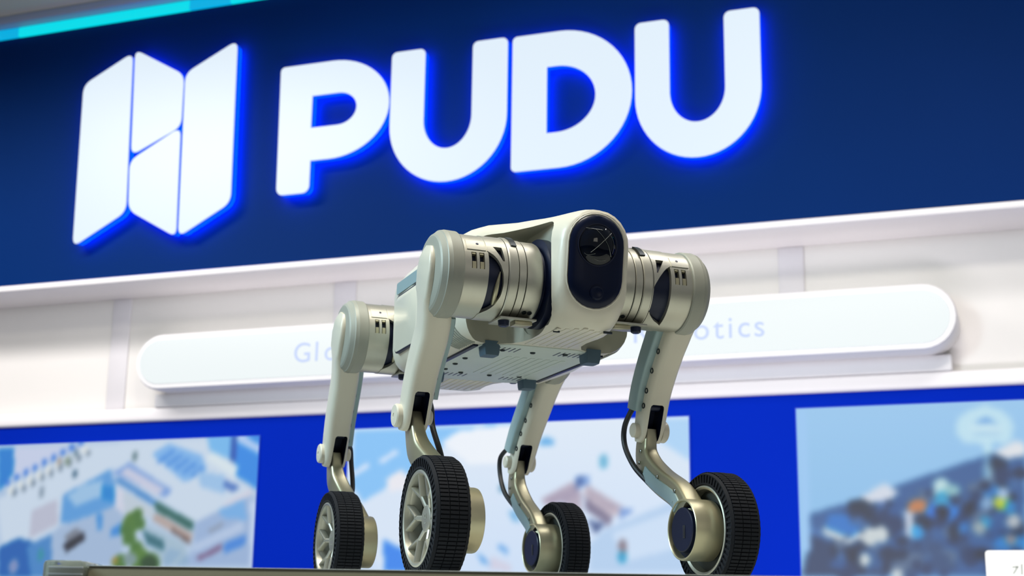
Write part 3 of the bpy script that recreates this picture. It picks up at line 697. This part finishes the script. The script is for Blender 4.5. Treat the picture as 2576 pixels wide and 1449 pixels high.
def hip(s, cf, cz, dx):
    BT_ = BT if s < 0 else [(p, .174 - (.174 - v) * (1 + .5 * min(1, max(0, (p - 76) / 40)))) for p, v in BT]
    K = lambda v: (lambda p: v)
    bm = bmesh.new()
    cyl_patch(bm, cf, cz, s, rng(92, 428), K(.172), K(.222), .060, .0712)
    for a, b_ in ((.172, .1795), (.1885, .1935), (.2025, .222)): cyl_patch(bm, cf, cz, s, rng(68, 92), K(a), K(b_), .060, .0712)
    hm = part('hip_motor', bm, M_alu); hm.location = (s * dx, 0, 0)
    bm = bmesh.new()
    lathe(bm, [(.070, 0), (.070, .0635), (.216, .0635), (.216, 0)], V(0, cf, cz), Lx * s, Fx, 40); part('motor_core', bm, M_dark, hm)
    bm = bmesh.new()
    lathe(bm, [(.2150, .05), (.2150, .0735), (.2175, .0750), (.236, .0756), (.2372, .0750), (.243, .0740), (.2442, .0722), (.252, .0665), (.2542, .063), (.2565, .052), (.257, 0)], V(0, cf, cz), Lx * s, Fx, 56)
    part('end_cap', bm, M_grey, hm, ang=20)
    bm = bmesh.new()
    cyl_patch(bm, cf, cz, s, rng(163, 361), K(.1375), lambda p: .174, .0655, .0722)
    cyl_patch(bm, cf, cz, s, rng(1, 55), K(.1375), K(.174), .0655, .0722)
    cyl_patch(bm, cf, cz, s, rng(78, 163, 3), K(.1375), lambda p: lerp_tab(BT_, p), .0655, .0722)
    wh = lambda p: .1620 - (p - 55) / 23 * .0150; wl = lambda p: .1465 - (p - 55) / 23 * .003
    cyl_patch(bm, cf, cz, s, rng(55, 78, 3), K(.1375), wl, .0655, .0722)
    cyl_patch(bm, cf, cz, s, rng(55, 64, 3), wh, K(.174), .0655, .0722)
    cyl_patch(bm, cf, cz, s, rng(64, 78, 3), wh, lambda p: lerp_tab(BT_, p), .0655, .0722)
    part('bracket', bm, M_alu, hm)
    bm = bmesh.new()
    lathe(bm, [(.118, .05), (.118, .0715), (.1195, .0728), (.134, .0738), (.1362, .0725), (.1362, .05)], V(0, cf, cz), Lx * s, Fx, 56)
    lathe(bm, [(.1035, .05), (.1035, .0702), (.1045, .0710), (.1165, .0710), (.1165, .05)], V(0, cf, cz), Lx * s, Fx, 56)
    lathe(bm, [(.072, .05), (.0725, .0685), (.076, .0700), (.102, .0700), (.102, .05)], V(0, cf, cz), Lx * s, Fx, 56)
    part('inner_motor', bm, M_alu, hm)
    bm = bmesh.new(); cyl_patch(bm, cf, cz, s, rng(46, 64, 3), K(.176), K(.2095), .069, .0724); pl_ = part('cover_plate', bm, M_alu, hm)
    bm = bmesh.new(); a = R(53); d = Fx * math.sin(a) + Zx * math.cos(a)
    lathe(bm, [(.0715, 0), (.0715, .0026), (.0727, .0026), (.0727, 0)], V(s * .1895, cf, cz), d, Lx, 12); part('plate_screw', bm, M_dark, hm)
    for c in (.184, .198):
        bm = bmesh.new()
        cyl_patch(bm, cf, cz, s, rng(82, 93, 2), K(c - .0032), K(c + .0032), .064, .0708)
        cyl_patch(bm, cf, cz, s, rng(68, 71, 1), K(c - .0032), K(c + .0032), .064, .0704); part('spring_clip', bm, M_gold, hm)
    bm = bmesh.new(); pts = []
    for p in rng(92, 160, 5):
        a = R(p); d = Fx * math.sin(a) + Zx * math.cos(a); pts.append(V(s * (.150 + .004 * math.sin((p - 92) / 68 * PI) ), cf, cz) + d * .0655)
    n_ = len(pts)
    if s < 0: tube(bm, pts, [.0008 + .0035 * math.sin(PI * (i + .4) / n_) for i in range(n_)], 8); part('inner_hook', bm, M_gold, hm)
    else: bm.free()
    for c in (.084, .094):
        a = R(150); d = Fx * math.sin(a) + Zx * math.cos(a)
        bm = bmesh.new(); lathe(bm, [(.068, 0), (.068, .0042), (.0712, .0042), (.0712, .003), (.0705, .003), (.0705, 0)], V(s * c, cf, cz), d, Lx, 14); part('screw', bm, M_boltd, hm)
    bm = bmesh.new(); add_box(bm, V(s * .106, cf + .012, cz - .0735), (.033, .030, .0018), .0008); part('lower_flange', bm, M_alu, hm)
    bm = bmesh.new(); add_box(bm, V(s * .094, cf + .022, cz - .0790), (.016, .012, .0035), .001); part('flange_block', bm, M_gold, hm)
    bm = bmesh.new(); lathe(bm, [(0, 0), (0, .010), (.012, .009), (.014, .006), (.014, 0)], V(s * .126, cf + .022, cz - .072), -Zx, Lx, 18); part('hinge_bolt', bm, M_dark, hm)
    # mount into the body
    bm = bmesh.new(); lathe(bm, [(.046, 0), (.046, .0785), (.062, .0785), (.066, .062), (.0715, .058), (.0715, 0)], V(0, cf, cz), Lx * s, Fx, 40); part('motor_mount', bm, M_dark, hm)
    bm = bmesh.new(); cyl_patch(bm, cf, cz, s, rng(20, 50, 5), K(.118), K(.128), .0715, .0752); part('hinge_tab', bm, M_boltd, hm)

# ---- legs
def leg(s, hipc, knee, shinp, hub, wl, thigh_c, kl, sh_=0.):
    """hipc, knee, hub: (f, z); thigh_c: centre line points; kl: lateral centre at the knee; wl: lateral centre of the wheel"""
    cl = [tuple(p) for p in thigh_c]
    path = spline(cl, 7); n = len(path)
    dist = [0.]
    for p, q in zip(path, path[1:]): dist.append(dist[-1] + math.dist(p, q))
    T = dist[-1]
    rings = []
    HD = [(0, .014), (.008, .025), (.022, .034), (.045, .039), (.075, .038), (.10, .036), (.14, .033), (T - .06, .0295), (T - .02, .0265), (T - .008, .021), (T, .011)]
    LO = [(0, .261), (.02, .2660), (.05, .2670), (.085, .2650), (.115, .258), (.15, .253), (T, kl + .0255)]
    LI = [(0, .253), (.05, .252), (.082, .248), (.096, .222), (.108, .208), (.13, .205), (.16, .203), (T, kl - .0225)]
    LO = [(a, b_ + sh_ * max(0, 1 - a / T)) for a, b_ in LO]; LI = [(a, b_ + sh_ * max(0, 1 - a / T)) for a, b_ in LI]
    for i, p in enumerate(path):
        q0 = path[max(i - 1, 0)]; q1_ = path[min(i + 1, n - 1)]
        t = Vector((q1_[0] - q0[0], q1_[1] - q0[1])).normalized(); nv = Vector((-t.y, t.x))
        if nv.x < 0: nv = -nv
        d = dist[i]; h = lerp_tab(HD, d) * (.95 if s < 0 else .87); lo = lerp_tab(LO, d); li = lerp_tab(LI, d)
        hw = (lo - li) / 2; c = (lo + li) / 2
        rings.append([V(s * (c + a), p[0] + nv.x * b_, p[1] + nv.y * b_) for a, b_ in rrect(hw, h, min(.0125, hw * .8, h * .8), 4)])
    bm = bmesh.new(); ring_faces(bm, rings); th = part('thigh', bm, [M_shell, M_dark], ang=50)
    # fork slot for the shin, open at front and bottom
    kf, kz = knee; t = Vector((cl[-1][0] - cl[-3][0], cl[-1][1] - cl[-3][1])).normalized(); nv = Vector((-t.y, t.x)); nv = nv if nv.x > 0 else -nv
    def uv(u, v_): return (kf + t.x * u + nv.x * v_, kz + t.y * u + nv.y * v_)
    bmc = bmesh.new()
    rr = [(.0135, -.048), (.0125, -.0525), (.0095, -.055), (-.0095, -.055), (-.0125, -.0525), (-.0135, -.048)]
    outl = [(x_, u_) for x_, u_ in rr] + [(-.0135, .05), (.0135, .05)]
    A = [V(s * (kl + x_), *uv(u_, -.012)) for x_, u_ in outl]; B = [V(s * (kl + x_), *uv(u_, .06)) for x_, u_ in outl]
    ring_faces(bmc, [A, B]); bmesh.ops.recalc_face_normals(bmc, faces=bmc.faces)
    cut = link('cutter', bmc, M_dark); cut.parent = robot; bpy.context.view_layer.update(); boolean(th, cut)
    bm = bmesh.new(); lathe(bm, [(kl + .022, 0), (kl + .022, .0205), (kl + .033, .0205), (kl + .0355, .0185), (kl + .0365, .0045), (kl + .035, .004), (kl + .035, 0)], V(0, kf, kz), Lx * s, Fx, 28); part('knee_pin', bm, M_shell, th)
    bm = bmesh.new(); lathe(bm, [(kl - .033, 0), (kl - .033, .011), (kl - .031, .0135), (kl - .020, .0135), (kl - .02, 0)], V(0, kf, kz), Lx * s, Fx, 24); part('knee_nub', bm, M_shell, th)
    bm = bmesh.new(); pp = uv(-.047, .006); tube(bm, [V(s * (kl + .010), *pp), V(s * (kl - .010), *pp)], .008, 14); part('knee_stop', bm, M_dark, th)
    # inner cable cover and bolts
    rings = []
    for i, p in enumerate(path):
        d = dist[i]
        if d < .115 or d > T - .045: continue
        q0 = path[max(i - 1, 0)]; q1_ = path[min(i + 1, n - 1)]
        tt = Vector((q1_[0] - q0[0], q1_[1] - q0[1])).normalized(); nn = Vector((-tt.y, tt.x)); nn = nn if nn.x > 0 else -nn
        li = lerp_tab(LI, d); h = lerp_tab(HD, d); c = -h * .40
        rings.append([V(s * (li - .0045 + a), p[0] + nn.x * (c + b_), p[1] + nn.y * (c + b_)) for a, b_ in rrect(.009, h * .60, .004, 3)])
    bm = bmesh.new(); ring_faces(bm, rings); part('cable_cover', bm, M_cover, th)
    for k_, u_ in enumerate((-.165, -.125, -.092, -.056)):
        d_ = T + u_ - .01
        i = min(range(n), key=lambda j: abs(dist[j] - d_)); p = path[i]; h = lerp_tab(HD, dist[i]); li = lerp_tab(LI, dist[i])
        bm = bmesh.new(); lathe(bm, [(-.004, 0), (-.004, .0056), (.0012, .0054), (.0016, .0040), (-.0002, .003), (-.0002, 0)], V(s * li, p[0] + nv.x * h * .38, p[1] + nv.y * h * .38), -Lx * s, Fx, 14); part('bolt', bm, M_boltd, th)
    # ---- shin
    sp = spline([(kf, kz + .004)] + shinp, 6); rings = []; m_ = len(sp)
    HWT = [(0, .0115), (.15, .0125), (.4, .0155), (.8, .0160), (1, .0185)]
    ls = [(0, kl), (.35, kl - .004), (1, wl - .048)]
    for i, p in enumerate(sp):
        q0 = sp[max(i - 1, 0)]; q1_ = sp[min(i + 1, m_ - 1)]
        tt = Vector((q1_[0] - q0[0], q1_[1] - q0[1])).normalized(); nn = Vector((-tt.y, tt.x)); nn = nn if nn.x > 0 else -nn
        fr = i / (m_ - 1); h = lerp_tab([(0, .015), (.1, .021), (.3, .0245), (.6, .0235), (.85, .024), (1, .03)], fr); hw = lerp_tab(HWT, fr)
        c = lerp_tab(ls, fr)
        rings.append([V(s * (c + a), p[0] + nn.x * b_, p[1] + nn.y * b_) for a, b_ in rrect(hw, h, min(hw, h) * .45, 4)])
    bm = bmesh.new(); ring_faces(bm, rings); sh = part('shin', bm, M_gold, ang=50)
    # flat cover plate on the inner side with screws
    rings = []
    for i in range(int(m_ * .42), m_ - 3):
        p = sp[i]; q0 = sp[i - 1]; q1_ = sp[i + 1]; tt = Vector((q1_[0] - q0[0], q1_[1] - q0[1])).normalized(); nn = Vector((-tt.y, tt.x)); nn = nn if nn.x > 0 else -nn
        fr = i / (m_ - 1); c = lerp_tab(ls, fr) - lerp_tab(HWT, fr)
        rings.append([V(s * (c - .0005 + a), p[0] + nn.x * (b_ - .005), p[1] + nn.y * (b_ - .005)) for a, b_ in rrect(.0022, .0125, .002, 2)])
    bm = bmesh.new(); ring_faces(bm, rings); part('shin_cover', bm, M_cover, sh)
    for fr, off in ((.22, .006), (.30, -.006), (.62, .010), (.80, .010), (.84, -.008), (.45, -.012)):
        i = int(fr * (m_ - 1)); p = sp[i]; q0 = sp[i - 1]; q1_ = sp[i + 1]; tt = Vector((q1_[0] - q0[0], q1_[1] - q0[1])).normalized(); nn = Vector((-tt.y, tt.x)); nn = nn if nn.x > 0 else -nn
        c = lerp_tab(ls, fr) - lerp_tab(HWT, fr)
        bm = bmesh.new(); lathe(bm, [(-.003, 0), (-.003, .0036), (.0022, .0034), (.0028, .0024), (.0014, .002), (.0014, 0)], V(s * c, p[0] + nn.x * off, p[1] + nn.y * off), -Lx * s, Fx, 12); part('screw', bm, M_bolt, sh)
    # ---- hose from the cable cover to the shin
    i0 = min(range(n), key=lambda j: abs(dist[j] - (T - .055))); p = path[i0]; h = lerp_tab(HD, dist[i0])
    i1 = int((m_ - 1) * .50); e = sp[i1]
    li = kl - (.027 if s > 0 else .048)
    P = [(s * li, p[0] - nv.x * h * .7, p[1] - nv.y * h * .7), (s * (li - .001), kf - .040, kz + .012), (s * (li - .001), kf - .040, kz - .024),
         (s * (li), (kf - .03 + e[0]) / 2 - .012, (kz - .03 + e[1]) / 2 - .008), (s * (lerp_tab(ls, .5) - .012), e[0] - .008, e[1] - .014)]
    if s < 0:
        P = [(s * (kl - .024), p[0] - nv.x * h * .4, p[1] - nv.y * h * .4), (s * (kl - .038), kf - .015, kz + .016), (s * (kl - .041), kf - .014, kz - .015), (s * (kl - .040), e[0] - .02, e[1] + .012), (s * (kl - .030), e[0] - .005, e[1] - .012)]
    bm = bmesh.new(); tube(bm, [V(*q) for q in spline(P, 7)], .0052, 10); part('hose', bm, M_cable)
    # ---- wheel motor housing on the shin
    hf, hz_ = hub; O = V(0, hf, hz_); a = wl - .0685
    bm = bmesh.new()
    lathe(bm, [(a + .006, .0475), (a + .001, .0485), (a, .0500), (a + .001, .0515), (a + .004, .0522), (a + .052, .0522), (a + .052, .0475)], O, Lx * s, Fx if s > 0 else -Fx, 56, a0=0, a1=360)
    lathe(bm, [(a + .016, 0), (a + .016, .0480), (a + .03, .0480), (a + .03, 0)], O, Lx * s, Fx, 40)
    hs = part('motor_housing', bm, M_gold)
    bm = bmesh.new(); lathe(bm, [(a + .015, 0), (a + .015, .0472), (a + .0135, .0472), (a + .0135, 0)], O, Lx * s, Fx, 40); part('housing_well', bm, M_dark, hs)
    bm = bmesh.new(); lathe(bm, [(a + .012, 0), (a + .012, .0385), (a + .002, .0375), (a + .0005, .036), (a + .0005, 0)], O, Lx * s, Fx, 40); part('motor_disc', bm, M_dark, hs)
    bm = bmesh.new(); add_box(bm, V(s * (a + .0005), hf + .008, hz_ - .004), (.0008, .004, .011), .0004); part('disc_mark', bm, M_cable, hs)
    # wedge joining shin and housing
    bm = bmesh.new(); e = sp[-1]; rings = []
    for u_, hh, hw in ((0, .030, .0185), (.35, .033, .0195), (.8, .040, .0205)):
        p = (e[0] + (hf - e[0]) * u_, e[1] + (hz_ - e[1]) * u_); tt = Vector((hf - e[0], hz_ - e[1])).normalized(); nn = Vector((-tt.y, tt.x)); nn = nn if nn.x > 0 else -nn
        if u_ > .7: continue
        rings.append([V(s * (wl - .047 + x_), p[0] + nn.x * b_, p[1] + nn.y * b_) for x_, b_ in rrect(hw, hh, .011, 4)])
    ring_faces(bm, rings); part('housing_neck', bm, M_gold, hs)
    # ---- wheel
    RW = .1; hw = .026
    wheel_bm = bmesh.new()
    lathe(wheel_bm, [(-.022, .071), (-.0245, .0745), (-.024, .0772), (.024, .0772), (.0245, .0745), (.0235, .0715), (.018, .069), (-.016, .069)], O + Lx * s * wl, Lx * s, Fx, 64)
    # lathe() above is an open profile: close it by joining ends
    wh = part('wheel', wheel_bm, M_alu)
    bm = bmesh.new()
    lathe(bm, [(-.0252, .0772), (-.026, .082), (-.026, .0925), (-.0235, .0955), (-.019, .0968), (.019, .0968), (.0235, .0955), (.026, .0925), (.026, .082), (.0252, .0772)], O + Lx * s * wl, Lx * s, Fx, 80)
    ty = part('tyre', bm, M_rubber, wh)
    # tread blocks: 3 columns, and sidewall webs on both sides
    bm = bmesh.new(); NB = 92
    for i in range(NB):
        aa = 2 * PI * (i + .5) / NB; d = Fx * math.cos(aa) + Zx * math.sin(aa); tg = -Fx * math.sin(aa) + Zx * math.cos(aa)
        for c, w2, r_ in ((-.0148, .0068, .0990), (0, .0068, .0995), (.0148, .0068, .0990)):
            rot = Matrix((Lx, tg, d)).transposed()
            if rot.determinant() < 0: rot = Matrix((Lx, -tg, d)).transposed()
            add_box(bm, O + Lx * s * wl + Lx * c + d * (r_ - .0014), (w2, .0023, .0018), 0, rot)
    tag(part('tread', bm, M_rubber, wh), kind='stuff')
    bm = bmesh.new(); NW = 58
    for i in range(NW):
        aa = 2 * PI * i / NW; d = Fx * math.cos(aa) + Zx * math.sin(aa); tg = -Fx * math.sin(aa) + Zx * math.cos(aa)
        rot = Matrix((Lx, tg, d)).transposed()
        if rot.determinant() < 0: rot = Matrix((Lx, -tg, d)).transposed()
        for c in (-.0262, .0262): add_box(bm, O + Lx * s * wl + Lx * c + d * .0876, (.0018, .0020, .0078), 0, rot)
    for c in (-1, 1):
        lathe(bm, [(c * .0255, .0772), (c * .0285, .0778), (c * .0285, .0808), (c * .0255, .0812)], O + Lx * s * wl, Lx * s, Fx, 64)
        lathe(bm, [(c * .0225, .0945), (c * .0278, .0940), (c * .0275, .0958), (c * .0225, .0980)], O + Lx * s * wl, Lx * s, Fx, 64)
    tag(part('sidewall_webs', bm, M_rubber, wh), kind='stuff')
    # outer rim lip, Y spokes, hub cap, motor back
    bm = bmesh.new(); lathe(bm, [(.020, .0695), (.0270, .0705), (.0285, .0735), (.0275, .0762), (.022, .0770)], O + Lx * s * wl, Lx * s, Fx, 64); part('rim_lip', bm, M_alu, wh)
    bm = bmesh.new(); lathe(bm, [(-.020, .0695), (-.0262, .0700), (-.0285, .0735), (-.0275, .0762), (-.022, .0770)], O + Lx * s * wl, Lx * s, Fx, 64); part('inner_rim', bm, M_alu, wh)
    bm = bmesh.new(); lathe(bm, [(-.012, 0), (-.012, .0685), (-.002, .0685), (-.002, 0)], O + Lx * s * wl, Lx * s, Fx, 40); part('motor_back', bm, M_spokeback, wh)
    def PT(r_, ang, x_): return O + Lx * s * (wl + x_) + Fx * (r_ * math.cos(R(ang))) + Zx * (r_ * math.sin(R(ang)))
    for k_ in range(6):
        a0 = 60 * k_ + 176; bm = bmesh.new()
        def bar(p, q, w0, w1):
            (r0_, g0, x0_), (r1_, g1, x1_) = p, q
            A = PT(r0_, g0, x0_); B = PT(r1_, g1, x1_); t_ = (B - A).normalized(); sd = t_.cross(Lx * s).normalized()
            rings = [[P_ + sd * (w_ * a_) + Lx * s * b_ for a_, b_ in ((-1, -.009), (1, -.009), (.9, 0), (.45, .0022), (-.45, .0022), (-.9, 0))] for P_, w_ in ((A, w0), (B, w1))]
            ring_faces(bm, rings)
        bar((.014, a0, .009), (.043, a0, .0172), .0054, .0044)
        bar((.0395, a0 + 2, .0168), (.0715, a0 + 16.5, .0225), .0034, .0026); bar((.0395, a0 - 2, .0168), (.0715, a0 - 16.5, .0225), .0034, .0026)
        part('spoke', bm, M_alu, wh)
    bm = bmesh.new(); lathe(bm, [(-.004, 0), (-.004, .0225), (.009, .0225), (.0130, .0215), (.0142, .019), (.0142, 0)], O + Lx * s * wl, Lx * s, Fx, 36); hc = part('hub_cap', bm, M_alu, wh)
    bm = bmesh.new(); xx = wl + .0142
    for (f0, f1, z0, z1) in ((-.004, .004, .006, .0075), (-.004, .004, .000, .0015), (-.0045, -.003, .000, .0075), (.003, .0045, .000, .0075), (-.004, .004, -.008, -.0065)):
        add_box(bm, V(s * xx, hf + (f0 + f1) / 2, hz_ + (z0 + z1) / 2), (.0006, (f1 - f0) / 2, (z1 - z0) / 2))
    part('hub_mark', bm, M_grey, wh)

FS = [(.142, .252), (.165, .222), (.222, .190), (.290, .160), (.322, .128)]
RS = [(-.468, .258), (-.452, .225), (-.415, .190), (-.362, .155), (-.344, .130)]
FT = [(.288, .560), (.272, .505), (.236, .452), (.190, .395), (.158, .345), (.128, .268)]
RT = [(-.290, .560), (-.312, .508), (-.350, .455), (-.395, .395), (-.430, .345), (-.470, .266)]
hip(-1, .275, HZ[-1], .004); hip(1, .275, HZ[1], -.006); hip(-1, -.308, HZ[-1], .0); hip(1, -.308, HZ[1], -.006)
leg(-1, (.275, HZ[-1]), (.130, .292), FS, (.3375, .1), .2585, FT, .232, .004)
leg(1, (.275, HZ[1]), (.153, .292), [(f + .008, z) for f, z in FS], (.3375, .1), .2520, [(f - .002 + .022 * (.56 - z) / .3, z + (.012 if z > .5 else .004)) for f, z in FT], .216, -.013)
leg(-1, (-.308, HZ[-1]), (-.465, .290), RS, (-.3375, .1), .2350, RT, .217)
leg(1, (-.308, HZ[1]), (-.465, .296), RS, (-.3375, .1), .2545, [(f, z + .006) for f, z in RT], .206, -.008)
